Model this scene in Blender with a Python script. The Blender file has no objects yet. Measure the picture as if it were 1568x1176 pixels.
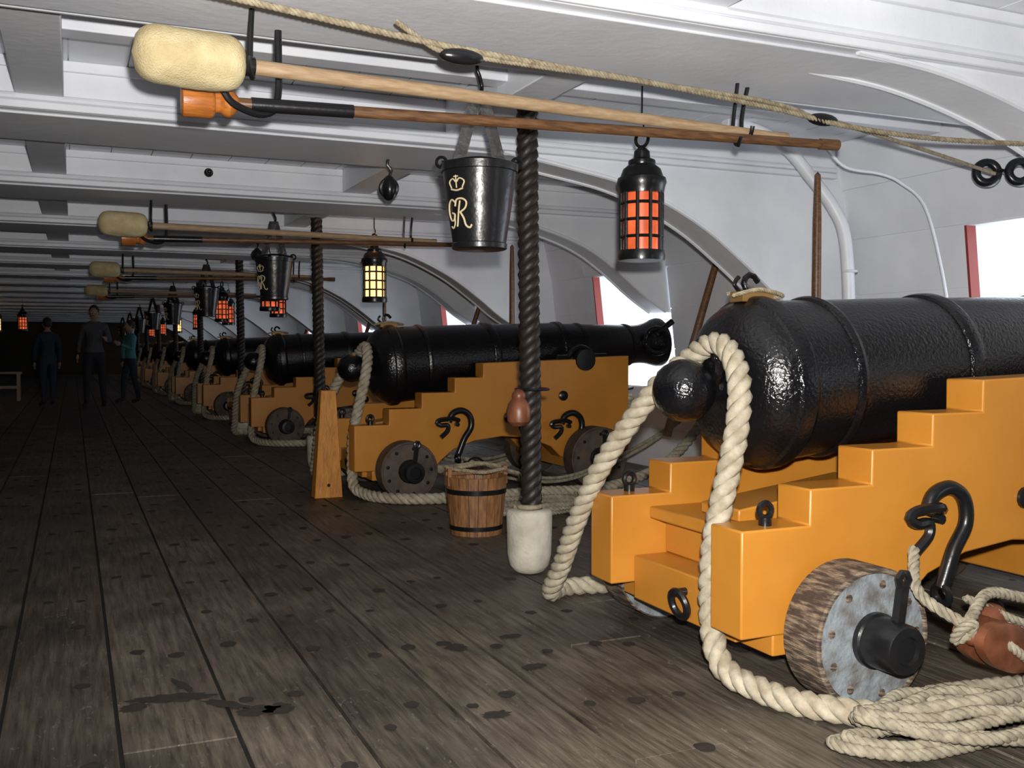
import bpy, math, random
from mathutils import Vector, Matrix
random.seed(7)
D=bpy.data
scene=bpy.context.scene
scene.view_settings.view_transform='Standard'
scene.view_settings.exposure=0.0

# ------------------------------------------------------------------ materials
def mat(name,col,rough=0.5,col2=None,scale=8,stretch=(1,1,1),bump=0.0,bscale=None,metal=0,detail=6,lo=.35,hi=.65,spec=.5,bdist=.01,coat=0):
    m=D.materials.new(name); m.use_nodes=True
    nt=m.node_tree; N=nt.nodes; L=nt.links
    b=N['Principled BSDF']
    b.inputs['Base Color'].default_value=(*col,1)
    b.inputs['Roughness'].default_value=rough
    b.inputs['Metallic'].default_value=metal
    b.inputs['Specular IOR Level'].default_value=spec
    if coat: b.inputs['Coat Weight'].default_value=coat
    tc=N.new('ShaderNodeTexCoord'); mp=N.new('ShaderNodeMapping')
    mp.inputs['Scale'].default_value=stretch
    L.new(tc.outputs['Object'],mp.inputs['Vector'])
    if col2 is not None:
        n=N.new('ShaderNodeTexNoise'); n.inputs['Scale'].default_value=scale; n.inputs['Detail'].default_value=detail
        L.new(mp.outputs[0],n.inputs['Vector'])
        r=N.new('ShaderNodeValToRGB')
        r.color_ramp.elements[0].position=lo; r.color_ramp.elements[0].color=(*col,1)
        r.color_ramp.elements[1].position=hi; r.color_ramp.elements[1].color=(*col2,1)
        L.new(n.outputs['Fac'],r.inputs[0]); L.new(r.outputs[0],b.inputs['Base Color'])
    if bump>0:
        n2=N.new('ShaderNodeTexNoise'); n2.inputs['Scale'].default_value=bscale or scale*3; n2.inputs['Detail'].default_value=4
        L.new(mp.outputs[0],n2.inputs['Vector'])
        bp=N.new('ShaderNodeBump'); bp.inputs['Strength'].default_value=bump; bp.inputs['Distance'].default_value=bdist
        L.new(n2.outputs['Fac'],bp.inputs['Height']); L.new(bp.outputs[0],b.inputs['Normal'])
    return m
def emat(name,col,s,lo=.35):
    m=D.materials.new(name); m.use_nodes=True
    N=m.node_tree.nodes;L=m.node_tree.links
    b=N['Principled BSDF']
    b.inputs['Base Color'].default_value=(col[0]*.4,col[1]*.4,col[2]*.4,1)
    b.inputs['Emission Color'].default_value=(*col,1)
    tc=N.new('ShaderNodeTexCoord');n=N.new('ShaderNodeTexNoise');n.inputs['Scale'].default_value=9
    L.new(tc.outputs['Object'],n.inputs['Vector'])
    mr=N.new('ShaderNodeMapRange');mr.inputs[1].default_value=.3;mr.inputs[2].default_value=.7;mr.inputs[3].default_value=s*lo;mr.inputs[4].default_value=s
    L.new(n.outputs['Fac'],mr.inputs[0]);L.new(mr.outputs[0],b.inputs['Emission Strength'])
    b.inputs['Roughness'].default_value=.3
    return m

M_white=mat('white_paint',(.82,.84,.88),.42,(.73,.75,.80),2.5,bump=.35,bscale=22,bdist=.005)
M_orange=mat('ochre_paint',(.52,.215,.028),.36,(.45,.175,.020),3,bump=.14,bscale=40,bdist=.003)
M_black=mat('black_gun_iron',(.005,.005,.006),.14,bump=.75,bscale=80,scale=10,bdist=.005,spec=.6)
M_iron=mat('black_iron',(.008,.008,.009),.28,bump=.2,bscale=60,bdist=.003)
M_rope=mat('hemp_rope',(.46,.41,.31),.85,(.30,.25,.17),26,bump=.5,bscale=250,bdist=.003)
M_coil=mat('shaded_hemp_rope',(.33,.29,.21),.9,(.20,.17,.12),30,bump=.5,bscale=250,bdist=.003)  # darker copy of the hemp rope, the coil's shade put into its colour
M_rope2=mat('tan_cord',(.34,.29,.19),.85,(.20,.155,.10),40,bump=.4,bscale=250,bdist=.002)
M_tar=mat('tarred_rope',(.026,.019,.015),.5,(.012,.010,.008),30,bump=.4,bscale=120,bdist=.003)
M_canvas=mat('canvas_cover',(.60,.56,.46),.9,(.42,.38,.30),9,bump=.6,bscale=60,bdist=.006)
M_fleece=mat('fleece',(.62,.52,.30),.95,(.48,.38,.20),14,bump=.5,bscale=200,bdist=.010)
M_wood=mat('varnished_wood',(.50,.17,.03),.35,(.33,.10,.02),14,stretch=(1,6,6),bump=.1)
M_pale=mat('ash_pole_wood',(.42,.30,.18),.5,(.31,.20,.11),14,stretch=(1,8,8))
M_brown=mat('brown_pole_wood',(.19,.095,.04),.4,(.09,.04,.018),14,stretch=(1,8,8))
M_stave=mat('bucket_stave_wood',(.32,.15,.055),.55,(.16,.065,.025),10,stretch=(6,6,1),bump=.2)
M_block=mat('block_wood',(.22,.075,.035),.4,(.11,.035,.014),14)
M_tread=mat('truck_tread_wood',(.27,.20,.135),.75,(.06,.04,.03),7,stretch=(2,2,14),bump=.9,bscale=20,lo=.36,hi=.56)
M_face=mat('truck_face_wood',(.21,.235,.25),.7,(.10,.09,.08),16,bump=.8,bscale=34,lo=.42,hi=.66)
M_truckdark=mat('dark_truck_wood',(.10,.07,.05),.7,(.045,.032,.025),9,bump=.5)
M_leather=mat('black_leather',(.010,.010,.011),.3,bump=.4,bscale=14,bdist=.010)
M_gold=mat('gold_paint',(.66,.54,.33),.5)
M_red=mat('red_paint',(.24,.02,.015),.5)
M_dark=mat('caulk_tar',(.006,.005,.004),.8)
M_nail=mat('treenail_plug',(.013,.010,.008),.75,(.026,.020,.015),40)
M_bulk=mat('bulkhead_brown',(.035,.022,.012),.7,(.02,.012,.007),3)
M_glow_r=emat('red_lantern_glow',(1.0,.16,.05),1.0)
M_glow_y=emat('amber_lantern_glow',(1.0,.48,.13),4.5,.7)
M_brass=mat('aged_brass',(.35,.2,.07),.4,metal=.6)

def floor_mat():
    m=D.materials.new('deck_planks'); m.use_nodes=True
    nt=m.node_tree;N=nt.nodes;L=nt.links;b=N['Principled BSDF']
    tc=N.new('ShaderNodeTexCoord');mp=N.new('ShaderNodeMapping');mp.inputs['Scale'].default_value=(14,1.1,1)
    L.new(tc.outputs['Object'],mp.inputs[0])
    g=N.new('ShaderNodeNewGeometry')
    n=N.new('ShaderNodeTexNoise');n.inputs['Scale'].default_value=3.2;n.inputs['Detail'].default_value=9;n.inputs['Roughness'].default_value=.65
    L.new(mp.outputs[0],n.inputs['Vector'])
    r=N.new('ShaderNodeValToRGB');e=r.color_ramp.elements
    e[0].position=.33;e[0].color=(.046,.036,.027,1);e[1].position=.70;e[1].color=(.185,.152,.115,1)
    L.new(n.outputs['Fac'],r.inputs[0])
    n2=N.new('ShaderNodeTexNoise');n2.inputs['Scale'].default_value=2.1;n2.inputs['Detail'].default_value=6
    L.new(tc.outputs['Object'],n2.inputs['Vector'])
    r2=N.new('ShaderNodeMapRange');r2.inputs[1].default_value=.35;r2.inputs[2].default_value=.68;r2.inputs[3].default_value=.55;r2.inputs[4].default_value=1.25
    L.new(n2.outputs['Fac'],r2.inputs[0])
    rr=N.new('ShaderNodeMapRange');rr.inputs[3].default_value=.75;rr.inputs[4].default_value=1.15
    L.new(g.outputs['Random Per Island'],rr.inputs[0])
    mu=N.new('ShaderNodeMath');mu.operation='MULTIPLY';L.new(r2.outputs[0],mu.inputs[0]);L.new(rr.outputs[0],mu.inputs[1])
    vm=N.new('ShaderNodeVectorMath');vm.operation='SCALE';L.new(r.outputs[0],vm.inputs[0]);L.new(mu.outputs[0],vm.inputs['Scale'])
    n3=N.new('ShaderNodeTexNoise');n3.inputs['Scale'].default_value=26;n3.inputs['Detail'].default_value=9;n3.inputs['Distortion'].default_value=2.0
    mp3=N.new('ShaderNodeMapping');mp3.inputs['Scale'].default_value=(1.6,.7,1)
    L.new(tc.outputs['Object'],mp3.inputs[0]);L.new(mp3.outputs[0],n3.inputs['Vector'])
    r3=N.new('ShaderNodeMapRange');r3.inputs[1].default_value=.62;r3.inputs[2].default_value=.74;r3.inputs[4].default_value=.8
    L.new(n3.outputs['Fac'],r3.inputs[0])
    mx=N.new('ShaderNodeMix');mx.data_type='RGBA'
    L.new(r3.outputs[0],mx.inputs[0]);L.new(vm.outputs[0],mx.inputs[6]);mx.inputs[7].default_value=(.25,.23,.20,1)
    L.new(mx.outputs[2],b.inputs['Base Color'])
    b.inputs['Roughness'].default_value=.5
    bp=N.new('ShaderNodeBump');bp.inputs['Strength'].default_value=1.0;bp.inputs['Distance'].default_value=.010
    L.new(n.outputs['Fac'],bp.inputs['Height']);L.new(bp.outputs[0],b.inputs['Normal'])
    return m
M_floor=floor_mat()

# ------------------------------------------------------------------ mesh builder
def catmull(P,step,closed=False):
    P=[Vector(p) for p in P]
    if closed: Q=[P[-1]]+P+[P[0],P[1]]
    else: Q=[P[0]*2-P[1]]+P+[P[-1]*2-P[-2]]
    out=[]
    for i in range(1,len(Q)-2):
        a,b,c,d=Q[i-1:i+3]
        n=max(2,int((c-b).length/step*3)+2)
        for j in range(n):
            t=j/n
            out.append(.5*((2*b)+(c-a)*t+(2*a-5*b+4*c-d)*t*t+(3*b-a-3*c+d)*t**3))
    out.append(Q[-2].copy())
    res=[out[0]]; acc=0
    for i in range(1,len(out)):
        seg=(out[i]-out[i-1]); l=seg.length
        if l<1e-9: continue
        pos=0
        while acc+(l-pos)>=step:
            pos+=step-acc; acc=0
            res.append(out[i-1]+seg*(pos/l))
        acc+=l-pos
    if (res[-1]-out[-1]).length>step*.3: res.append(out[-1])
    return res
def frames(P):
    T=[]
    for i in range(len(P)):
        a=P[max(0,i-1)];b=P[min(len(P)-1,i+1)]
        T.append((b-a).normalized())
    n=Vector((0,0,1)) if abs(T[0].z)<.9 else Vector((1,0,0))
    n=(n-T[0]*n.dot(T[0])).normalized()
    F=[]
    for t in T:
        n=(n-t*n.dot(t)); n=n.normalized() if n.length>1e-6 else Vector((0,1,0))
        F.append((n,t.cross(n)))
    return F
class MB:
    def __init__(s): s.v=[];s.f=[];s.m=[]
    def add(s,vs,fs,m=0):
        o=len(s.v); s.v+= [tuple(v) for v in vs]
        for f in fs: s.f.append([i+o for i in f]); s.m.append(m)
    def box(s,x0,x1,y0,y1,z0,z1,m=0,R=None,c=None):
        vs=[Vector((x,y,z)) for x in (x0,x1) for y in (y0,y1) for z in (z0,z1)]
        if R is not None:
            c=Vector(c) if c else sum(vs,Vector())/8
            vs=[c+R@(v-c) for v in vs]
        s.add(vs,[(0,1,3,2),(4,6,7,5),(0,4,5,1),(2,3,7,6),(0,2,6,4),(1,5,7,3)],m)
    def prism(s,poly,y0,y1,m=0):
        n=len(poly)
        vs=[(x,y0,z) for x,z in poly]+[(x,y1,z) for x,z in poly]
        fs=[list(range(n)),list(range(2*n-1,n-1,-1))]
        fs+=[((i+1)%n,i,i+n,(i+1)%n+n) for i in range(n)]
        s.add(vs,fs,m)
    def lathe(s,prof,o=(0,0,0),ax=(0,0,1),n=24,m=0,up=None,mfun=None):
        o=Vector(o);ax=Vector(ax).normalized()
        u=Vector((0,0,1)) if abs(ax.z)<.9 else Vector((1,0,0))
        u=(u-ax*u.dot(ax)).normalized(); w=ax.cross(u)
        vs=[];fs=[]
        for a,r in prof:
            for k in range(n):
                t=2*math.pi*k/n
                vs.append(o+ax*a+(u*math.cos(t)+w*math.sin(t))*max(r,1e-4))
        for i in range(len(prof)-1):
            for k in range(n):
                fs.append((i*n+k,i*n+(k+1)%n,(i+1)*n+(k+1)%n,(i+1)*n+k))
        base=len(s.f)
        s.add(vs,fs,m)
        if mfun:
            for i in range(len(prof)-1):
                for k in range(n): s.m[base+i*n+k]=mfun(i)
        s.add(vs[:n],[list(range(n-1,-1,-1))],mfun(0) if mfun else m)
        s.add(vs[-n:],[list(range(n))],mfun(len(prof)-2) if mfun else m)
    def cyl(s,a,b,r,n=16,m=0,r2=None):
        a=Vector(a);b=Vector(b);L=(b-a).length
        s.lathe([(0,r),(L,r if r2 is None else r2)],a,b-a,n,m)
    def tube(s,P,r,n=8,m=0,step=.02,closed=False,taper=None):
        Q=catmull(P,step,closed) if step else [Vector(p) for p in P]
        F=frames(Q);vs=[];fs=[]
        N=len(Q)
        for i,(q,(a,b)) in enumerate(zip(Q,F)):
            rr=r if taper is None else r+(taper-r)*i/(N-1)
            for k in range(n):
                t=2*math.pi*k/n
                vs.append(q+(a*math.cos(t)+b*math.sin(t))*rr)
        for i in range(N-1):
            for k in range(n): fs.append((i*n+k,i*n+(k+1)%n,(i+1)*n+(k+1)%n,(i+1)*n+k))
        fs.append(list(range(n-1,-1,-1))); fs.append([(N-1)*n+k for k in range(n)])
        s.add(vs,fs,m)
    def rope(s,P,R,pitch=None,m=0,n=6,strands=3,rr=.53,off=.5):
        pitch=pitch or R*3.6*1.2
        step=pitch/9
        Q=catmull(P,step);F=frames(Q)
        for k0 in range(strands):
            vs=[];fs=[];C=[]
            for i,(q,(a,b)) in enumerate(zip(Q,F)):
                t=2*math.pi*(i*step/pitch+k0/strands)
                C.append(q+(a*math.cos(t)+b*math.sin(t))*R*off)
            G=frames(C)
            for q,(a,b) in zip(C,G):
                for k in range(n):
                    t=2*math.pi*k/n
                    vs.append(q+(a*math.cos(t)+b*math.sin(t))*R*rr)
            for i in range(len(C)-1):
                for k in range(n): fs.append((i*n+k,i*n+(k+1)%n,(i+1)*n+(k+1)%n,(i+1)*n+k))
            fs.append(list(range(n-1,-1,-1))); fs.append([(len(C)-1)*n+k for k in range(n)])
            s.add(vs,fs,m)
    def torus(s,c,nrm,R,r,m=0,n=24,k=8,sx=1,sz=1):
        c=Vector(c);nrm=Vector(nrm).normalized()
        u=Vector((0,0,1)) if abs(nrm.z)<.9 else Vector((1,0,0))
        u=(u-nrm*u.dot(nrm)).normalized();w=nrm.cross(u)
        vs=[];fs=[]
        for i in range(n):
            t=2*math.pi*i/n;d=u*math.cos(t)*sz+w*math.sin(t)*sx
            for j in range(k):
                p=2*math.pi*j/k
                vs.append(c+d*R+d.normalized()*math.cos(p)*r+nrm*math.sin(p)*r)
        for i in range(n):
            for j in range(k):
                fs.append((i*k+j,((i+1)%n)*k+j,((i+1)%n)*k+(j+1)%k,i*k+(j+1)%k))
        s.add(vs,fs,m)
    def sphere(s,c,r,m=0,n=16,sc=(1,1,1)):
        c=Vector(c);vs=[];fs=[];h=n//2
        for i in range(h+1):
            p=math.pi*i/h
            for k in range(n):
                t=2*math.pi*k/n
                rr=max(math.sin(p),1e-3)
                vs.append(c+Vector((rr*math.cos(t)*r*sc[0],rr*math.sin(t)*r*sc[1],math.cos(p)*r*sc[2])))
        for i in range(h):
            for k in range(n): fs.append((i*n+k,(i+1)*n+k,(i+1)*n+(k+1)%n,i*n+(k+1)%n))
        s.add(vs,fs,m)
    def mesh(s,name,mats,sharp=38):
        me=D.meshes.new(name); me.from_pydata(s.v,[],s.f)
        for m in mats: me.materials.append(m)
        me.polygons.foreach_set('material_index',s.m)
        me.polygons.foreach_set('use_smooth',[True]*len(s.f))
        me.update()
        import bmesh
        bm=bmesh.new();bm.from_mesh(me);bmesh.ops.recalc_face_normals(bm,faces=bm.faces);bm.to_mesh(me);bm.free()
        me.set_sharp_from_angle(angle=math.radians(sharp))
        return me
def put(name,me,loc=(0,0,0),parent=None,bevel=0,rot=None):
    o=D.objects.new(name,me); scene.collection.objects.link(o); o.location=loc
    if rot: o.rotation_euler=rot
    if parent: o.parent=parent
    if bevel:
        b=o.modifiers.new('bevel','BEVEL');b.width=bevel;b.segments=2;b.limit_method='ANGLE';b.angle_limit=math.radians(50)
    return o
def empty(name,loc=(0,0,0)):
    o=D.objects.new(name,None);scene.collection.objects.link(o);o.location=loc;o.empty_display_size=.1
    return o

SP=4.35; G0=2.82; NG=9
ZB=2.12; ZC=2.36; ZT=ZC-.012
YMAX=45
BW=.72; BP=SP/2
def wx(z):
    pts=[(-.2,4.72),(.75,4.70),(1.75,4.58),(2.6,4.38)]
    for (a,xa),(b,xb) in zip(pts,pts[1:]):
        if z<=b: return xa+(xb-xa)*(z-a)/(b-a)
    return pts[-1][1]

# ------------------------------------------------------------------ floor
mb=MB()
mb.box(-8,4.75,-3,YMAX,-.12,-.016,1)
w=.30;x=-8.0
while x<4.7:
    y=-3-random.random()*4
    while y<YMAX:
        l=random.uniform(5,8)
        a=max(y,-3);b=min(y+l,YMAX)
        if b>a: mb.box(x+.006,min(x+w,4.74)-.006,a+.004,b-.004,-.06,0+random.uniform(-.0015,.0015),0)
        y+=l
    if -3.5<x<4.6:
        yy=-.2+random.random()*.3
        while yy<26:
            for dx in (.075,.215):
                if random.random()<.75:
                    r=random.uniform(.018,.031);cx=x+dx+random.uniform(-.02,.02);cy=yy+random.uniform(-.12,.12)
                    vs=[(cx+math.cos(t*.6283)*r*random.uniform(.85,1.1),cy+math.sin(t*.6283)*r*random.uniform(.85,1.3),.0022) for t in range(10)]
                    mb.add(vs,[list(range(10))],2)
            yy+=random.uniform(.45,.62)
    x+=w
def blob(cx,cy,rx,ry,ang=0,n=26):
    vs=[]
    for k in range(n):
        t=2*math.pi*k/n;q=random.uniform(.72,1.1)
        px=math.cos(t)*rx*q;py=math.sin(t)*ry*q
        vs.append((cx+px*math.cos(ang)-py*math.sin(ang),cy+px*math.sin(ang)+py*math.cos(ang),.0027))
    mb.add(vs,[list(range(n))],2)
for (cx,cy,rx,ry,a) in [(.26,3.12,.13,.04,-.2),(.15,3.08,.045,.035,.4),(.40,3.0,.09,.028,-.8),(.48,2.91,.065,.045,0),(.54,2.90,.05,.055,.3),(.30,3.22,.016,.09,.3),(1.22,3.25,.04,.05,.3),(1.38,2.95,.05,.03,.2),(1.1,2.6,.045,.03,0),(1.45,3.3,.05,.025,0)]:
    blob(cx,cy,rx,ry,a)
put('floor',mb.mesh('floor',[M_floor,M_dark,M_nail]))

# ------------------------------------------------------------------ ceiling + beams
mb=MB(); mb.box(-8,4.5,-3,YMAX,ZC,ZC+.06,0)
x=-8
while x<4.4:
    mb.box(x+.003,min(x+.25,4.5)-.003,-3,YMAX,ZT,ZC,0); x+=.25
put('ceiling',mb.mesh('ceiling',[M_white]))
mb=MB()
mb.box(-8,4.42,0,BW,ZB,ZT,0)
for y0,y1 in ((-.022,0),(BW,BW+.022)):
    mb.box(-8,4.42,y0,y1,ZB,ZB+.035,0)
    mb.box(-8,4.42,y0,y1,ZT-.05,ZT,0)
mb.tube([(-8,-.012,ZB+.052),(4.42,-.012,ZB+.052)],.016,8,0,step=None)
mb.box(-8,4.42,.05,BW-.05,ZB-.012,ZB,0)
beam_me=mb.mesh('deck_beam',[M_white])
mb=MB()
for xc in (-3.2,-.12,1.90):
    mb.box(xc-.10,xc+.10,BW+.02,BP-.02,ZB+.06,ZT,0)
mb.box(-8,4.42,BW+.62,BW+.74,ZB+.13,ZT,0)
carl_me=mb.mesh('carlings',[M_white])
def sm(c): 
    q=catmull([(a,0,b) for a,b in c],.06); return [(p.x,p.z) for p in q]
def knee(c,x0,name):
    cv=sm(c)
    kp=[(x0,ZT)]+cv
    zl=c[-1][1]
    if zl<.75: kp+=[(wx(zl),zl),(wx(.75),.75)]
    else: kp+=[(wx(zl),zl)]
    if zl<1.75: kp+=[(wx(1.75),1.75)]
    kp+=[(wx(ZT)-.01,ZT)]
    mb=MB(); mb.prism(kp,0,.26,0)
    mb.tube([(a,0,b) for a,b in cv],.013,6,0,step=None)
    mb.tube([(a,.26,b) for a,b in cv],.013,6,0,step=None)
    return mb.mesh(name,[M_white],30)
knee_me=knee([(2.15,ZB),(2.5,2.07),(2.98,1.98),(3.42,1.79),(3.75,1.57),(4.0,1.38),(4.3,1.2),(4.48,1.0),(4.56,.7),(4.6,.3)],2.15,'hanging_knee')
knee2_me=knee([(2.60,ZB),(3.0,2.09),(3.4,2.01),(3.8,1.88),(4.10,1.70),(4.36,1.50),(4.58,1.36)],2.6,'lodging_knee')
k=-2
while True:
    Y=2.79+BP*k
    if Y>YMAX-1.2: break
    put('deck_beam',beam_me,(0,Y,0),bevel=.006)
    put('ceiling_carling',carl_me,(0,Y,0),bevel=.005)
    if k>=0: put('hanging_knee' ,knee_me if k%2 else knee2_me,(0,Y+.02,0))
    k+=1

# ------------------------------------------------------------------ walls with gunports
ports=[(G0+SP*k-.02,G0+SP*k+1.27) for k in range(-1,10)]
PZ0,PZ1=.72,1.74
mb=MB()
ys=[-3]
for a,b in ports:
    if b>-3: ys+= [max(a,-2.99),b]
ys.append(YMAX)
def quad(y0,y1,z0,z1,m=0):
    mb.add([(wx(z0),y0,z0),(wx(z0),y1,z0),(wx(z1),y1,z1),(wx(z1),y0,z1)],[(0,1,2,3)],m)
for i in range(len(ys)-1):
    a,b=ys[i],ys[i+1]
    quad(a,b,-.12,.0);quad(a,b,0,PZ0);quad(a,b,PZ1,2.6)
    if i%2==0: quad(a,b,PZ0,PZ1)
    else:
        dx=.30
        for (p,q) in (((wx(PZ0),a,PZ0),(wx(PZ1),a,PZ1)),((wx(PZ0),b,PZ0),(wx(PZ1),b,PZ1)),((wx(PZ0),a,PZ0),(wx(PZ0),b,PZ0)),((wx(PZ1),a,PZ1),(wx(PZ1),b,PZ1))):
            mb.add([p,q,(q[0]+dx,q[1],q[2]),(p[0]+dx,p[1],p[2])],[(0,1,2,3)],0)
        for yy in (b,):
            s=-1
            tk=.016
            mb.add([(wx(PZ0)-.02,yy,PZ0),(wx(PZ0)-.02,yy+s*tk,PZ0),(wx(PZ1)-.02,yy+s*tk,PZ1),(wx(PZ1)-.02,yy,PZ1),
                    (wx(PZ0)+.05,yy,PZ0),(wx(PZ0)+.05,yy+s*tk,PZ0),(wx(PZ1)+.05,yy+s*tk,PZ1),(wx(PZ1)+.05,yy,PZ1)],
                   [(0,1,2,3),(4,5,6,7),(1,2,6,5),(0,3,7,4)],1)
for i in range(0,len(ys)-1,2):
    a,b=ys[i],ys[i+1]
    for (z0,z1) in ((PZ0+.004,1.05),(1.058,1.39),(1.398,PZ1-.004)):
        mb.add([(wx(z0)-.012,a+.004,z0),(wx(z0)-.012,b-.004,z0),(wx(z1)-.012,b-.004,z1),(wx(z1)-.012,a+.004,z1),
                (wx(z0),a+.004,z0),(wx(z0),b-.004,z0),(wx(z1),b-.004,z1),(wx(z1),a+.004,z1)],
               [(0,1,2,3),(0,1,5,4),(3,2,6,7),(0,3,7,4),(1,2,6,5)],0)
y=-3
while y<YMAX:
    y2=min(y+2.9,YMAX)
    for (z0,z1) in ((.02,.35),(.358,PZ0-.01),(PZ1+.01,2.05),(2.058,2.34)):
        mb.add([(wx(z0)-.012,y+.004,z0),(wx(z0)-.012,y2-.004,z0),(wx(z1)-.012,y2-.004,z1),(wx(z1)-.012,y+.004,z1),
                (wx(z0),y+.004,z0),(wx(z0),y2-.004,z0),(wx(z1),y2-.004,z1),(wx(z1),y+.004,z1)],
               [(0,1,2,3),(0,1,5,4),(3,2,6,7),(0,3,7,4),(1,2,6,5)],0)
    y=y2
put('wall_right',mb.mesh('wall_right',[M_white,M_red]))
mb=MB();mb.box(-8.1,-8,-3,YMAX,-.12,2.42,0);put('wall_left',mb.mesh('wall_left',[M_bulk]))
mb=MB();mb.box(-8,4.9,YMAX,YMAX+.1,-.12,2.42,0);put('wall_far',mb.mesh('wall_far',[M_bulk]))
mb=MB();mb.box(-8,4.9,-3.1,-3,-.12,2.42,0);put('wall_near',mb.mesh('wall_near',[M_bulk]))

# ------------------------------------------------------------------ cannon
pit=math.radians(4.3); ax=Vector((math.cos(pit),0,math.sin(pit))); O=Vector((1.875,0,.912))
def along(s): return O+ax*s
prof=[(-.106,.0)]
for a in range(15,160,12):
    t=math.radians(a);prof.append((-.106*math.cos(t),.106*math.sin(t)))
prof+=[(.105,.052),(.113,.052),(.118,.09),(.125,.11),(.132,.16),(.147,.20),(.17,.235),(.20,.262),(.23,.278),(.25,.285),(.258,.295),(.275,.301),(.31,.301),(.325,.293),(.335,.281),
 (.505,.275),(.51,.283),(.525,.288),(.54,.283),(.545,.272),
 (1.035,.256),(1.04,.265),(1.055,.269),(1.085,.269),(1.10,.263),(1.105,.250),(1.65,.226),(1.66,.234),(1.70,.234),(1.71,.214),(1.85,.206),(1.855,.212),(1.875,.212),(1.88,.200),
 (2.30,.168),(2.305,.176),(2.325,.176),(2.33,.162),(2.43,.160),(2.50,.170),(2.58,.196),(2.62,.204),(2.64,.202),(2.645,.187),(2.66,.177),(2.67,.15),(2.67,.083),(2.3,.08),(2.29,.0)]
mb=MB(); mb.lathe(prof,O,ax,72,0)
tz=along(1.70)-Vector((0,0,.072))
mb.cyl((tz.x,-.455,tz.z),(tz.x,.455,tz.z),.078,24,0)
v=along(.29)+Vector((0,0,.289))
mb.box(v.x-.08,v.x+.05,-.035,.035,v.z-.01,v.z+.025,1)
mb.tube([(v.x-.03,0,v.z+.02),(v.x-.05,0,v.z+.06),(v.x-.02,0,v.z+.085),(v.x+.01,0,v.z+.06)],.011,8,0)
mb.tube([(v.x-.06,0,v.z+.02),(v.x-.09,0,v.z+.05),(v.x-.07,0,v.z+.075)],.008,8,0)
mb.rope([(v.x-.13,-.05,v.z+.008),(v.x-.02,-.05,v.z+.03),(v.x+.1,-.02,v.z+.012),(v.x+.04,.06,v.z+.012),(v.x-.08,.05,v.z+.02)],.008,m=2)
c=along(.09)+Vector((0,0,.085)); mb.torus(c,(1,0,.1),.07,.022,0,24,10)
c=along(2.50)+Vector((0,-.20,.02)); mb.torus(c,(0.25,1,0),.10,.024,0,28,10)
mb.cyl(c+Vector((.0,.0,.06)),c+Vector((.13,-.03,.16)),.026,10,0)
barrel_me=mb.mesh('barrel',[M_black,M_brass,M_rope2],28)

H=.46;TH=.155
cheek=[(1.77,.52),(2.02,.52),(2.02,.63),(2.26,.63),(2.26,.74),(2.51,.74),(2.51,.845),(2.73,.845),(2.73,.95)]
cheek+=[(tz.x-.085,.975)]
for a in range(180,361,20):
    t=math.radians(a);cheek.append((tz.x+.081*math.cos(t),tz.z+.081*math.sin(t)))
cheek+=[(tz.x+.085,.99),(3.95,1.0),(3.95,.24),(3.36,.24),(3.28,.32),(3.1,.39),(2.88,.41),(2.66,.385),(2.5,.33),(2.40,.25),(2.36,.2),(1.77,.2)]
mb=MB()
mb.prism(cheek,-H,-H+TH,0); mb.prism(cheek,H-TH,H,0)
mb.box(1.865,2.30,-H+TH,H-TH,.14,.30,0)
mb.box(1.90,2.30,-H+.02,H-.02,.13,.21,0)
mb.box(3.40,3.80,-H+.02,H-.02,.16,.30,0)
mb.box(2.0,2.12,-H+TH,H-TH,.30,.43,0)
mb.box(1.93,3.45,-H+TH,H-TH,.43,.475,0)
mb.box(3.62,3.85,-H+TH,H-TH,.30,.74,0)
mb.prism([(2.02,.475),(2.62,.475),(2.62,.59),(2.02,.515)],-.11,.11,0)
carr_me=mb.mesh('carriage',[M_orange])
mb=MB()
for s in (-1,1):
    y0=s*(H-TH/2)
    mb.tube([(tz.x-.2,y0,.985),(tz.x-.11,y0,.99),(tz.x-.08,y0,1.03),(tz.x,y0,1.065),(tz.x+.08,y0,1.035),(tz.x+.11,y0,1.0),(tz.x+.22,y0,1.0)],.022,8,0)
    yo=s*H
    mb.cyl((tz.x,s*.40,tz.z),(tz.x,s*.475,tz.z),.08,24,0)
    for (x,z) in ((2.93,.55),(3.38,.70),(3.05,.48),(3.78,.40)):
        mb.lathe([(0,.038),(.012,.038),(.022,.022),(.024,.0)],(x,yo,z),(0,s,0),14,0)
    mb.cyl((1.90,s*(H-.06),.515),(1.90,s*(H-.06),.545),.02,12,0)
    mb.torus((1.90,s*(H-.06),.565),(0,1,0),.022,.010,0,18,8)
    for hx,hz in ((2.50,.54),(3.40,.50)):
        yy=yo+s*.035
        mb.cyl((hx+.02,yo-s*.01,hz-.03),(hx+.02,yy,hz-.03),.016,10,0)
        mb.tube([(hx-.05,yy,hz-.01),(hx-.02,yy,hz+.05),(hx+.05,yy,hz+.07),(hx+.11,yy,hz+.03),(hx+.12,yy,hz-.05),(hx+.07,yy,hz-.13),(hx+.04,yy,hz-.2),(hx+.02,yy,hz-.25)],.024,10,0,step=.015)
        mb.tube([(hx+.03,yy-s*.01,hz+.0),(hx-.03,yy+s*.03,hz+.015),(hx-.12,yy+s*.03,hz+.01),(hx-.15,yy+s*.03,hz-.01),(hx-.12,yy+s*.03,hz-.03),(hx-.07,yy+s*.03,hz-.03),(hx-.07,yy+s*.03,hz-.07),(hx-.12,yy+s*.03,hz-.115)],.017,8,0,step=.012)
        mb.torus((hx+.02,yy,hz-.27),(1,0,.2),.03,.012,0)
mb.torus((1.84,-.03,.20),(1,0,.25),.045,.013,0,22,8)
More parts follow.
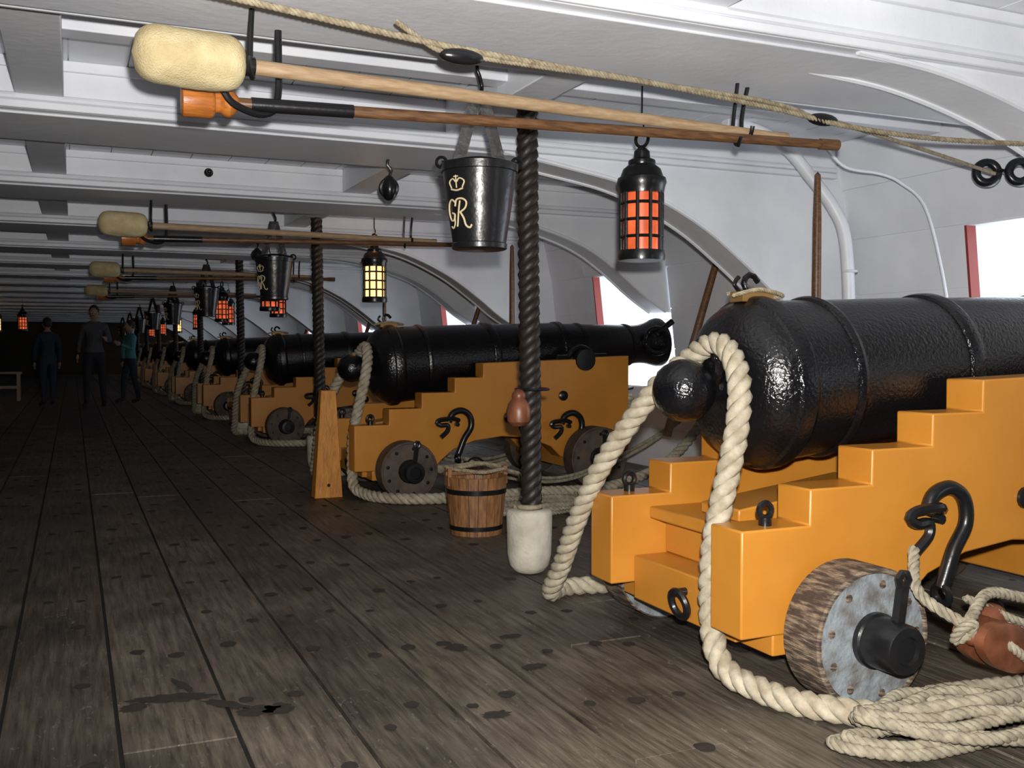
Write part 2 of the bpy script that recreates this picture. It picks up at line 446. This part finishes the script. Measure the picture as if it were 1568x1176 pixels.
mb.cyl((1.87,-.03,.24),(1.815,-.03,.24),.014,10,0)
iron_me=mb.mesh('ironwork',[M_iron])
def truck(r,dark):
    mb=MB()
    mb.lathe([(0,.0),(0,.06),(0,r-.006),(.004,r),(.145,r),(.150,r-.006),(.150,r-.014),(.144,r-.018),(.148,.06),(.148,.0)],(0,.075,0),(0,-1,0),48,1,mfun=lambda i:(1 if i in (2,3,4,5,6) else 0) if not dark else 2)
    for k in range(9):
        t=k*math.pi/4.5+.2+.1*math.sin(k*5)
        mb.lathe([(0,.013),(.002,.012),(.003,0)],(math.cos(t)*r*.77,-.0735,math.sin(t)*r*.77),(0,-1,0),10,1 if not dark else 3)
    mb.lathe([(0,.082),(.02,.082),(.025,.076),(.12,.072),(.13,.066),(.132,.042),(.12,.038)],(0,-.070,0),(0,-1,0),28,3)
    mb.box(-.013,.013,-.165,-.14,.0,.175,3)
    mb.tube([(0,-.152,.16),(.02,-.152,.19),(0,-.152,.215),(-.02,-.152,.19),(0,-.152,.165)],.011,8,3)
    return mb.mesh('truck',[M_face,M_tread,M_truckdark,M_iron],30)
t1=truck(.21,False);t2=truck(.235,True);t1d=truck(.205,True)

rb=[(4.66,-.62,.62),(4.2,-.66,.20),(3.6,-.80,.045),(3.0,-.82,.04),(2.55,-.84,.04),(2.25,-.83,.04),(2.05,-.76,.04),(1.91,-.62,.04),(1.845,-.47,.045),(1.80,-.33,.085),
    (1.805,-.262,.22),(1.812,-.258,.42),(1.835,-.265,.56),(1.865,-.275,.70),(1.90,-.265,.84),(1.935,-.215,.97),(1.955,-.12,1.055),(1.96,-.02,1.065),(1.945,.09,1.01),(1.89,.17,.93),
    (1.83,.26,.80),(1.77,.38,.62),(1.75,.52,.42),(1.76,.68,.20),(1.78,.82,.06),(1.90,.93,.04),(2.1,.90,.04),(2.6,.78,.04),(3.4,.72,.06),(4.2,.70,.3),(4.66,.70,.62)]
mb=MB(); mb.rope(rb,.040,pitch=.155,n=7); rope_me=mb.mesh('breeching_rope',[M_rope],60)
mb=MB()
for s in (-1,1):
    for dz in (0,.03):
        mb.rope([(2.55,s*.56,.27),(2.8,s*(.62+dz),.14+dz),(3.3,s*(.66+dz),.09+dz),(3.9,s*.72,.3+dz),(4.45,s*.72,.62)],.014,m=0)
    for k,xx in enumerate((4.38,2.62)):
        zz=(.60,.20)[k]
        mb.sphere((xx,s*(.72,.58)[k],zz),.085,1,20,(1.0,.5,.62))
        mb.torus((xx,s*(.72,.58)[k],zz),(0,1,0),.075,.008,2,24,6)
    mb.torus((4.55,s*.72,.66),(0,1,0),.05,.014,2)
    mb.cyl((4.58,s*.72,.68),(4.69,s*.72,.70),.016,8,2)
tackle_me=mb.mesh('side_tackle',[M_coil,M_block,M_iron],60)

for k in range(NG):
    gy=G0+SP*k
    e=empty('cannon',(0,gy,0))
    put('barrel',barrel_me,parent=e)
    put('carriage',carr_me,parent=e,bevel=.006)
    put('ironwork',iron_me,parent=e)
    rm=t1 if k==0 else t1d
    o=put('rear_truck_near',rm,(2.115,-H-.095,.208),e); o.rotation_euler=(0,.15,0)
    o=put('rear_truck_far',rm,(2.115,H+.095,.208),e,rot=(0,0,math.pi))
    put('front_truck_near',t2,(3.6,-H-.105,.235),e); put('front_truck_far',t2,(3.6,H+.105,.235),e,rot=(0,0,math.pi))
    put('breeching_rope',rope_me,(0,gy,0))
    put('side_tackle',tackle_me,(0,gy,0))

# ------------------------------------------------------------------ overhead sponge and rammer
def pole_set():
    sp=MB()
    A=Vector((.50,.37,1.928));B=Vector((2.72,.53,1.925));d=(B-A).normalized();L=(B-A).length
    sp.lathe([(0,.0),(0,.024),(L*.5,.023),(L-.04,.019),(L-.035,.022),(L,.022),(L,0)],A,d,16,0)
    n=48;vs=[];fs=[]
    hp=[-.33+.335*i/30 for i in range(31)]
    u=Vector((0,0,1));u=(u-d*u.dot(d)).normalized();w=d.cross(u)
    for i,a in enumerate(hp):
        t=i/30
        r=.086*(max(0,1-abs(2*t-1)**6))**.5+.001
        for k in range(n):
            th=2*math.pi*k/n
            rr=r*(1+.018*math.sin(3*th+7*t)+.01*math.sin(8*th-11*t)+random.uniform(-.009,.009))
            vs.append(A+d*a+(u*math.cos(th)+w*math.sin(th))*rr)
    for i in range(30):
        for k in range(n): fs.append((i*n+k,i*n+(k+1)%n,(i+1)*n+(k+1)%n,(i+1)*n+k))
    sp.add(vs,fs,1)
    sp.cyl(A-d*.004,A+d*.03,.03,16,2)
    rm=MB()
    A2=Vector((.49,.56,1.855));B2=Vector((2.93,.46,1.90));d2=(B2-A2).normalized();L2=(B2-A2).length
    rm.lathe([(0,0),(0,.020),(L2,.019),(L2,.0)],A2,d2,14,0)
    rm.lathe([(-.10,0),(-.10,.046),(-.095,.053),(-.01,.054),(0,.048),(.005,.036),(.02,.034),(.035,.046),(.05,.048),(.065,.038),(.075,.026),(.08,.02)],A2-d2*.06,d2,28,1)
    rm.lathe([(.06,.024),(.40,.023)],A2,d2,14,2)
    rm.lathe([(L2-.09,.023),(L2-.0,.023)],A2,d2,14,0)
    hk=MB()
    for t in (.025,2.02):
        p=A+d*t
        hk.tube([(p.x,p.y,ZB),(p.x,p.y+.035,ZB-.1),(p.x-.0,p.y+.04,p.z+.02),(p.x,p.y,p.z-.035),(p.x-.02,p.y-.05,p.z-.01),(p.x-.02,p.y-.06,p.z+.02)],.009,8,0)
    q=A2+d2*.1
    hk.tube([(q.x+.05,q.y,ZB),(q.x+.05,q.y+.02,q.z+.03),(q.x,q.y,q.z-.03),(q.x-.1,q.y-.04,q.z-.015),(q.x-.14,q.y-.05,q.z+.03)],.012,8,0)
    p=A2+d2*1.95
    hk.tube([(p.x,p.y,ZB),(p.x,p.y+.03,p.z+.04),(p.x,p.y,p.z-.03),(p.x-.01,p.y-.04,p.z)],.008,8,0)
    return sp.mesh('gun_sponge',[M_pale,M_fleece,M_iron],50),rm.mesh('rammer',[M_brown,M_wood,M_iron],40),hk.mesh('pole_hook',[M_iron])
sme,rme,hme=pole_set()
for k in range(4):
    y=G0+SP*k
    put('gun_sponge',sme,(0,y,0));put('rammer',rme,(0,y,0));put('pole_hook',hme,(0,y,0))

# ------------------------------------------------------------------ lantern
def lantern(glow):
    mb=MB();r=.10
    mb.lathe([(0,0),(0,.105),(.02,.108),(.045,.104),(.045,0)],(0,0,0),(0,0,1),24,0)
    mb.lathe([(.03,.0),(.03,.078),(.34,.078),(.34,0)],(0,0,0),(0,0,1),24,1)
    for k in range(10):
        t=k*math.pi/5+.2
        mb.cyl((r*math.cos(t)*.93,r*math.sin(t)*.93,.02),(r*math.cos(t)*.93,r*math.sin(t)*.93,.35),.0085,8,0)
    for z in (.105,.18,.255): mb.torus((0,0,z),(0,0,1),.092,.008,0,24,6)
    mb.lathe([(.30,.0),(.30,.100),(.33,.104),(.35,.112),(.37,.108),(.375,.098),(.41,.085),(.43,.06),(.44,.062),(.45,.06),(.46,.038),(.49,.035),(.505,.02),(.51,.0)],(0,0,0),(0,0,1),24,0)
    mb.torus((0,0,.545),(.9,.4,0),.034,.008,0,20,8)
    mb.tube([(0,0,.575),(.012,0,.60),(0,0,.63),(-.0,0,.70),(0,0,ZT-1.45)],.004,6,0)
    return mb.mesh('lantern',[M_iron,glow])
lr=lantern(M_glow_r);ly=lantern(M_glow_y)
LX,LY=2.36,3.9
def lamp(x,y,z,me,p=0,col=(1,.25,.06)):
    e=empty('hanging_lantern',(x,y,z)); put('lantern_body',me,parent=e)
    if p:
        l=D.lights.new('lantern_flame','POINT');l.energy=p;l.color=col;l.shadow_soft_size=.05
        o=D.objects.new('lantern_flame',l);scene.collection.objects.link(o);o.parent=e;o.location=(0,0,.75)
for k in range(8):
    lamp(LX,LY+SP*k,1.45,ly if k in (1,5) else lr,1.5 if k==1 else 0,(1,.4,.1))
for (x,y,z,me) in ((1.9,10.6,1.45,lr),(2.0,15.0,1.45,lr),(-1.0,24.5,1.45,lr),(-1.6,26,1.45,ly)):
    lamp(x,y,z,me)

# ------------------------------------------------------------------ leather bucket
def leather_bucket():
    mb=MB()
    rt,rb_,h=.148,.105,.33
    mb.lathe([(0,0),(0,rb_-.004),(.004,rb_+.003),(.022,rb_+.004),(.026,rb_),(h*.5,(rt+rb_)/2),(h-.03,rt-.004),(h-.028,rt+.003),(h,rt+.006),(h,rt-.005),(.03,rb_-.008),(.03,0)],(0,0,0),(0,0,1),40,0)
    ad=Vector((.9,-.3,0)).normalized()
    for s in (-1,1):
        p=ad*s*rt*.6
        mb.torus((ad*s*rt).to_tuple()[:2]+(h+.01,),(-ad.y,ad.x,0),.02,.006,1)
        a=Vector((p.x,p.y,h-.02));b=Vector((s*.01,0,.62))
        dirr=(b-a);nn=Vector((0,0,1)).cross(Vector((-ad.y,ad.x,0))).normalized()*.024
        tt=dirr.cross(nn).normalized()*.003
        vs=[a-nn-tt,a+nn-tt,a+nn+tt,a-nn+tt,b-nn-tt,b+nn-tt,b+nn+tt,b-nn+tt]
        mb.add(vs,[(0,1,2,3),(4,5,6,7),(0,1,5,4),(1,2,6,5),(2,3,7,6),(3,0,4,7)],0)
    mb.tube([(-ad*rt).to_tuple()[:2]+(h+.01,),(0,0,h+.03),(ad*rt).to_tuple()[:2]+(h+.01,)],.007,8,1)
    mb.tube([(0,0,.60),(.02,.02,.64),(0,0,.68),(-.01,0,.72),(0,0,ZT-1.44)],.008,8,1)
    def wrap(u,vv,lift=.004):
        z=vv; r=rb_+(rt-rb_)*z/h+lift; t=math.radians(209)+u/.125
        return Vector((r*math.cos(t),r*math.sin(t),z))
    def stroke(pts,wd):
        q=catmull([(a,b*.96,0) for a,b in pts],.004)
        mb.tube([wrap(p.x,p.y) for p in q],wd*.9,6,2,step=None)
    stroke([(-.012,.085),(-.008,.10),(.002,.15),(.010,.185)],.0038)
    stroke([(-.015,.165),(-.005,.19),(.02,.192),(.036,.178),(.03,.155),(.008,.14)],.0042)
    stroke([(.008,.14),(.022,.115),(.03,.088),(.046,.078),(.055,.09)],.0045)
    stroke([(-.012,.178),(-.03,.192),(-.05,.175),(-.056,.14),(-.045,.112),(-.028,.112),(-.02,.132),(-.034,.14)],.0038)
    stroke([(-.022,.13),(-.024,.098),(-.038,.08),(-.05,.088)],.0032)
    stroke([(-.026,.232),(0,.226),(.026,.232)],.004)
    stroke([(-.024,.236),(-.032,.26),(-.014,.272),(0,.258),(.014,.272),(.032,.26),(.024,.236)],.0033)
    stroke([(0,.235),(0,.26),(0,.286)],.003)
    stroke([(-.009,.28),(.009,.28)],.003)
    return mb.mesh('leather_bucket',[M_leather,M_iron,M_gold],45)
lb=leather_bucket()
for k in range(NG-1): put('leather_fire_bucket',lb,(1.47,3.65+SP*k,1.44))

# ------------------------------------------------------------------ rope stanchions with canvas boot
mb=MB()
mb.rope([(.012,0,.27),(.006,0,.8),(-.005,0,1.5),(-.012,0,ZB+.06)],.050,pitch=.145,n=8,m=0,rr=.5,off=.55)
mb.lathe([(0,0),(0,.04),(.012,.07),(.04,.092),(.09,.103),(.2,.106),(.285,.108),(.30,.10),(.302,.06),(.302,0)],(0,0,0.0),(0,0,1),28,1)
mb.rope([(-.06,.04,.31),(-.0,-.055,.315),(.07,.0,.31)],.010,m=2)
mb.torus((0,0,.315),(0,0,1),.05,.012,2)
st=mb.mesh('rope_stanchion',[M_tar,M_canvas,M_rope2],60)
for k in range(NG-1): put('rope_stanchion',st,(1.95,4.22+SP*k,0))
mb=MB();mb.lathe([(0,0),(0,.03),(.02,.052),(.07,.058),(.10,.048),(.125,.03),(.135,.033),(.15,.03),(.165,.018),(.17,0)],(0,0,0),(0,0,1),24,0)
mb.torus((0.09,.05,.165),(0,0,1),.075,.006,1,sx=1.1)
mb.tube([(0,0,.15),(0,0,.168),(.03,.0,.166)],.006,6,1)
put('wooden_powder_flask',mb.mesh('flask',[M_block,M_iron]),(1.86,4.14,.70))

# ------------------------------------------------------------------ wooden tub on deck
def tub():
    mb=MB();h=.33;n=20
    for k in range(n):
        t0=2*math.pi*(k+.03)/n;t1_=2*math.pi*(k+.97)/n
        def P(r,t,z): return (r*math.cos(t),r*math.sin(t),z)
        rb,rt=.145,.18;th=.015
        vs=[P(rb,t0,0),P(rb,t1_,0),P(rt,t1_,h),P(rt,t0,h),P(rb-th,t0,0),P(rb-th,t1_,0),P(rt-th,t1_,h),P(rt-th,t0,h)]
        mb.add(vs,[(0,1,2,3),(4,5,6,7),(0,1,5,4),(2,3,7,6),(0,3,7,4),(1,2,6,5)],0)
    mb.lathe([(.02,0),(.02,.135),(.03,.135),(.03,0)],n=24,m=0)
    for z,wd in ((.03,.025),(.235,.028)):
        r=lambda q:.145+.035*q/h+.003
        mb.lathe([(z,r(z)-.004),(z,r(z)),(z+wd,r(z+wd)),(z+wd,r(z+wd)-.004)],n=32,m=1)
    mb.box(-.19,.19,-.02,.02,.34,.36,0)
    for s in (-1,1): mb.box(s*.17-.012,s*.17+.012,-.03,.03,.28,.38,0)
    mb.rope([(-.18,0,.38),(-.1,-.05,.37),(.0,-.12,.36),(.12,-.1,.37),(.19,-.02,.35),(.26,.0,.33),(.3,.05,.30)],.011,m=2)
    mb.rope([(.18,0,.37),(.05,.08,.39),(-.1,.06,.38),(-.12,-.06,.39),(.03,-.04,.40)],.011,m=2)
    return mb.mesh('wooden_tub',[M_stave,M_iron,M_rope2])
tb=tub()
put('wooden_match_tub',tb,(2.10,5.27,0))
put('wooden_match_tub',tb,(2.10,5.27+SP*2,0))

mb=MB()
def taper(x0,x1,y0,y1,z0,z1,tx0,tx1,ty0,ty1,m):
    vs=[(x0,y0,z0),(x1,y0,z0),(x1,y1,z0),(x0,y1,z0),(tx0,ty0,z1),(tx1,ty0,z1),(tx1,ty1,z1),(tx0,ty1,z1)]
    mb.add(vs,[(0,1,2,3),(4,5,6,7),(0,1,5,4),(1,2,6,5),(2,3,7,6),(3,0,4,7)],m)
taper(-.10,.10,-.06,.06,0,.76,-.045,.06,-.04,.04,0)
mb.lathe([(0,.012),(.005,.01)],(0,-.058,.09),(0,-1,.05),10,1)
mb.torus((0,0,.77),(0,1,0),.02,.007,1)
put('tapered_wooden_chock',mb.mesh('chock',[mat('worn_ochre_wood',(.62,.25,.03),.5,(.46,.17,.02),7,stretch=(3,3,1),bump=.4),M_iron]),(1.64,6.98,0),bevel=.005)

# ------------------------------------------------------------------ overhead line with blocks
mb=MB()
P=[(-.9,2.72,2.08),(.3,2.83,2.02),(1.1,2.93,1.985),(1.9,3.04,1.985),(2.5,3.12,1.97),(2.85,3.10,1.93),(3.3,3.05,1.91),(4.0,2.98,1.93),(4.45,2.9,1.95)]
mb.rope(P,.011,pitch=.05,m=0)
mb.rope([(.9,2.9,2.03),(1.05,2.93,1.97),(1.2,2.95,1.97),(2.4,3.1,1.99),(2.75,3.14,1.94)],.009,pitch=.04,m=0)
for p in ((1.12,2.93,1.96),(2.72,3.13,1.955)):
    mb.sphere(p,.075,1,18,(1,.35,.33))
mb.rope([(2.8,3.13,1.95),(3.4,3.3,1.93),(4.1,3.5,1.90)],.009,pitch=.04,m=0)
mb.tube([(4.1,3.5,1.90),(4.2,3.55,1.93),(4.32,3.6,1.93)],.012,8,1)
for q in ((4.14,3.58,1.92),(4.27,3.50,1.92)):
    mb.torus(q,(-.5,-.8,.1),.05,.022,1,24,10)
put('overhead_tackle_line',mb.mesh('line',[M_rope2,M_iron],60))
mb=MB()
mb.sphere((0,0,0),.06,0,16,(.7,.9,1.2)); mb.torus((0,0,.0),(0,1,.2),.045,.014,0)
mb.tube([(0,0,.06),(.015,0,.1),(-.01,0,.13),(0,0,ZB-1.95)],.009,8,0)
hb=mb.mesh('small_block',[M_iron])
for k in range(4): put('small_hanging_block',hb,(1.63,5.4+SP*k,1.95))
mb=MB();mb.lathe([(0,.0),(0,.03),(.02,.03),(.03,.012),(.05,.012)],(0,0,0),(0,-1,0),14,0);mb.sphere((0,-.06,0),.02,0,12)
hk=mb.mesh('beam_peg',[M_iron])
put('beam_iron_peg',hk,(.87,7.14,2.26))

mb=MB()
mb.tube([(3.40,4.72,2.33),(3.62,4.70,2.30),(3.80,4.66,2.20),(3.93,4.62,2.05),(4.04,4.56,1.88),(4.10,4.52,1.7),(4.12,4.50,1.3),(4.13,4.5,.8),(4.13,4.5,0)],.036,14,0,step=.04)
for z in (1.5,.6): mb.torus((4.12,4.5,z),(0,0,1),.038,.008,0)
put('white_drain_pipe',mb.mesh('pipe',[M_white]))
mb=MB()
mb.tube([(3.75,4.3,2.15),(3.9,4.3,2.05),(4.1,4.25,2.02),(4.25,4.25,1.98),(4.38,4.2,1.85),(4.46,4.15,1.5),(4.5,4.1,1.1)],.009,8,0,step=.03)
put('white_cable',mb.mesh('cable',[M_white]))
def spike():
    mb=MB();mb.lathe([(0,0),(0,.02),(.5,.028),(1.2,.025),(1.45,.018),(1.47,0)],n=14,m=0)
    mb.box(-.022,.022,-.022,.022,0,.35,0)
    return mb.mesh('handspike',[M_brown])
hs=spike()
for k in range(4):
    put('handspike',hs,(3.93,4.56+SP*k,.60))
    put('handspike',hs,(3.75,5.85+SP*k,.45),rot=(0,.32,0))

# ------------------------------------------------------------------ near pulley block + coil on deck
mb=MB()
R=Matrix.Rotation(math.radians(20),3,'Y')@Matrix.Rotation(math.radians(14),3,'Z')
for s in (-1,1):
    n=28
    ring=[(math.cos(2*math.pi*k/n)*.18,math.sin(2*math.pi*k/n)*.068) for k in range(n)]
    vs=[Vector((x,s*.018,z)) for x,z in ring]+[Vector((x,s*.046,z)) for x,z in ring]+[Vector((x*.8,s*.058,z*.7)) for x,z in ring]
    vs=[R@v for v in vs]
    fs=[list(range(n)),list(range(2*n,3*n))]+[(i,(i+1)%n,(i+1)%n+n,i+n) for i in range(n)]+[(i+n,(i+1)%n+n,(i+1)%n+2*n,i+2*n) for i in range(n)]
    mb.add(vs,fs,0)
for xx in (-.15,.15):
    c=R@Vector((xx,0,0)); mb.sphere(c,.030,0,12)
mb.lathe([(-.018,.0),(-.018,.055),(0,.045),(.018,.055),(.018,0)],(0,0,0),R@Vector((0,1,0)),24,1)
mb.rope([R@Vector(p) for p in [(-.10,0,.03),(-.03,-.064,.0),(.08,-.068,-.02),(.20,-.05,-.03),(.35,-.02,-.02)]],.014,m=2)
mb.rope([R@Vector(p) for p in [(-.17,0,0),(-.21,-.02,.03),(-.23,.0,.0),(-.20,.02,-.03),(-.17,0,0)]],.015,m=2)
mb.rope([R@Vector((-.21,0,0.02)),(-.24,.06,.16),(-.16,.16,.26)],.017,m=2)
mb.rope([R@Vector((-.19,0,0.04)),(.0,.03,.14),(.20,.05,.10),(.45,.05,.08)],.017,m=2)
put('wooden_pulley_block',mb.mesh('block',[M_block,M_brass,M_coil],45),(2.43,2.04,.20))
mb=MB()
pts=[]
for k in range(95):
    t=k*.40
    rx=.40+.06*math.sin(k*.9)-.001*k; ry=.11+.035*math.cos(k*1.3)
    pts.append((2.22+rx*math.cos(t)+.03*math.sin(k*.37),1.90+ry*math.sin(t)+.02*math.sin(k*.21)-.08*math.cos(t),.02+.0009*k+.006*math.sin(k*1.7)))
mb.rope(pts,.017,pitch=.07,m=0,n=6)
mb.rope([(2.10,1.97,.10),(2.3,1.90,.09),(2.5,1.86,.10),(2.75,1.92,.12),(2.9,2.1,.12),(3.0,2.35,.08)],.022,pitch=.085,m=0)
mb.rope([(2.28,2.16,.04),(2.42,2.12,.05),(2.5,2.0,.09),(2.4,1.9,.11),(2.2,1.90,.11),(2.0,1.98,.08)],.022,pitch=.085,m=0)
put('coiled_tackle_rope',mb.mesh('coil',[M_coil],60))
mb=MB()
pts=[]
for k in range(44):
    t=k*.45
    pts.append((2.75+(.36+.04*math.sin(k))*math.cos(t),6.1-.35+(.2+.03*math.cos(k*1.3))*math.sin(t),.02+.0016*k))
mb.rope(pts,.018,m=0)
put('coiled_tackle_rope',mb.mesh('coil2',[M_coil],60))

# ------------------------------------------------------------------ people far down the deck
def person(name,loc,rot,h,shirt,trous,skin,hair,pose):
    e=empty(name,loc);e.rotation_euler=(0,0,rot);e.scale=(h/1.75,)*3
    J={'pelvis':((0,0,.95),.13),'waist':((0,.0,1.08),.12),'chest':((0,0,1.28),.145),'uchest':((0,0,1.40),.12),'neck':((0,0,1.49),.055),'skull':((0,.01,1.56),.05)}
    E=[('pelvis','waist'),('waist','chest'),('chest','uchest'),('uchest','neck'),('neck','skull')]
    for s,n in ((-1,'l'),(1,'r')):
        st=pose.get('stride',.1)*s
        J['sh'+n]=((s*.17,0,1.40),.065); J['el'+n]=((s*.24,pose['el'+n][0],pose['el'+n][1]),.045); J['wr'+n]=((s*pose['wr'+n][0],pose['wr'+n][1],pose['wr'+n][2]),.03)
        J['hp'+n]=((s*.10,0,.90),.10);J['kn'+n]=((s*.11,st*.6+.03,.50),.065);J['an'+n]=((s*.12,st,.09),.043);J['to'+n]=((s*.14,st+.16,.04),.036)
        E+=[('uchest','sh'+n),('sh'+n,'el'+n),('el'+n,'wr'+n),('pelvis','hp'+n),('hp'+n,'kn'+n),('kn'+n,'an'+n),('an'+n,'to'+n)]
    keys=list(J);me=D.meshes.new(name+'_body')
    me.from_pydata([J[k][0] for k in keys],[(keys.index(a),keys.index(b)) for a,b in E],[])
    ob=D.objects.new('body',me);scene.collection.objects.link(ob);ob.parent=e
    sk=ob.modifiers.new('skin','SKIN')
    for i,k in enumerate(keys):
        r=J[k][1];me.skin_vertices[0].data[i].radius=(r,r*.8) if k in('pelvis','waist','chest','uchest') else (r,r)
    me.skin_vertices[0].data[0].use_root=True
    sd=ob.modifiers.new('sub','SUBSURF');sd.levels=2;sd.render_levels=2
    m=D.materials.new(name+'_clothes');m.use_nodes=True;N=m.node_tree.nodes;L=m.node_tree.links
    tc=N.new('ShaderNodeTexCoord');sx=N.new('ShaderNodeSeparateXYZ');L.new(tc.outputs['Object'],sx.inputs[0])
    r=N.new('ShaderNodeValToRGB');r.color_ramp.interpolation='CONSTANT'
    mr=N.new('ShaderNodeMapRange');mr.inputs[2].default_value=1.75;L.new(sx.outputs[2],mr.inputs[0]);L.new(mr.outputs[0],r.inputs[0])
    e0=r.color_ramp.elements;e0[0].position=0;e0[0].color=(.02,.015,.012,1);e0[1].position=.05;e0[1].color=(*trous,1)
    x=r.color_ramp.elements.new(.545);x.color=(*shirt,1);x=r.color_ramp.elements.new(.845);x.color=(*skin,1)
    L.new(r.outputs[0],N['Principled BSDF'].inputs['Base Color']);N['Principled BSDF'].inputs['Roughness'].default_value=.8
    me.materials.append(m)
    ms=mat(name+'_skin',skin,.6);mh=mat(name+'_hair',hair,.7);mw=mat(name+'_eye',(.5,.5,.5),.3)
    mb=MB()
    mb.sphere((0,.02,1.635),.1,0,20,(.78,.95,1.2))
    mb.sphere((0,.0,1.66),.105,1,20,(.82,.96,1.08))
    mb.lathe([(0,.018),(.03,.006)],(0,.105,1.615),(0,1,-.3),8,0)
    for s in (-1,1):
        mb.sphere((s*.03,.10,1.64),.012,2,10);mb.sphere((s*.082,.01,1.625),.025,0,10,(.4,.7,1.1))
    mb.box(-.022,.022,.098,.108,1.575,1.583,1)
    for s,n in ((-1,'l'),(1,'r')):
        w_=Vector(J['wr'+n][0]);d=(w_-Vector(J['el'+n][0])).normalized()
        sd_=Vector((0,1,0));sd_=(sd_-d*sd_.dot(d)).normalized()
        mb.sphere(w_+d*.045,.045,0,12,(.6,.9,1))
        for f in range(4):
            b=w_+d*.075+sd_*(-.03+.02*f);l=(.065,.075,.07,.055)[f]
            mb.tube([b,b+d*l*.5,b+d*l*.9+Vector((-s*.015,0,0))],.009,6,0,step=.02)
        b=w_+d*.03+sd_*.035;mb.tube([b,b+d*.03+sd_*.02,b+d*.06+sd_*.022],.010,6,0,step=.02)
    put('head_and_hands',mb.mesh(name+'_hd',[ms,mh,mw],60),parent=e)
    return e
sk_=(.35,.21,.15)
person('visitor_man',(.36,19.3,0),math.radians(170),1.82,(.07,.07,.08),(.012,.014,.02),sk_,(.02,.015,.01),dict(stride=.14,ell=(-.03,1.15),elr=(-.03,1.15),wrl=(.22,.2,1.18),wrr=(.26,.05,.92)))
person('visitor_woman',(-.42,20.2,0),math.radians(20),1.62,(.015,.03,.045),(.02,.03,.05),sk_,(.03,.015,.01),dict(stride=.08,ell=(0,1.13),elr=(0,1.13),wrl=(.24,.04,.88),wrr=(.24,.04,.88)))
person('visitor_woman',(1.02,20.6,0),math.radians(110),1.60,(.07,.22,.25),(.015,.02,.03),sk_,(.02,.012,.01),dict(stride=.12,ell=(.06,1.15),elr=(.06,1.15),wrl=(.2,.28,1.25),wrr=(.24,.05,.9)))
mb=MB()
for x in (0,.45,.9):
    mb.box(x,x+.06,0,.06,0,.55,0);mb.box(x,x+.06,.3,.36,0,.55,0)
mb.box(-.05,1.0,-.02,.38,.55,.59,0); mb.box(0,.95,.01,.05,.25,.31,0)
put('mess_bench',mb.mesh('bench',[M_pale]),(-1.95,22.5,0),bevel=.004)

# ------------------------------------------------------------------ lights, world, camera
w=D.worlds.new('World');scene.world=w;w.use_nodes=True
bg=w.node_tree.nodes['Background'];bg.inputs[0].default_value=(.86,.93,1,1);bg.inputs[1].default_value=3.5
CAM=Vector((0,0,1.05))
cd=D.cameras.new('camera');co=D.objects.new('camera',cd);scene.collection.objects.link(co)
co.location=CAM;co.rotation_euler=(math.radians(88.0),0,math.radians(-23.8));cd.lens=35;cd.sensor_width=36;cd.clip_start=.05
scene.camera=co
fl=D.lights.new('camera_flash','SPOT');fl.energy=740;fl.shadow_soft_size=.025;fl.color=(1,.97,.93)
fl.spot_size=math.radians(108);fl.spot_blend=.8
fo=D.objects.new('camera_flash',fl);scene.collection.objects.link(fo);fo.location=CAM+Vector((.05,.02,.11))
fo.rotation_euler=(math.radians(94),0,math.radians(-29))
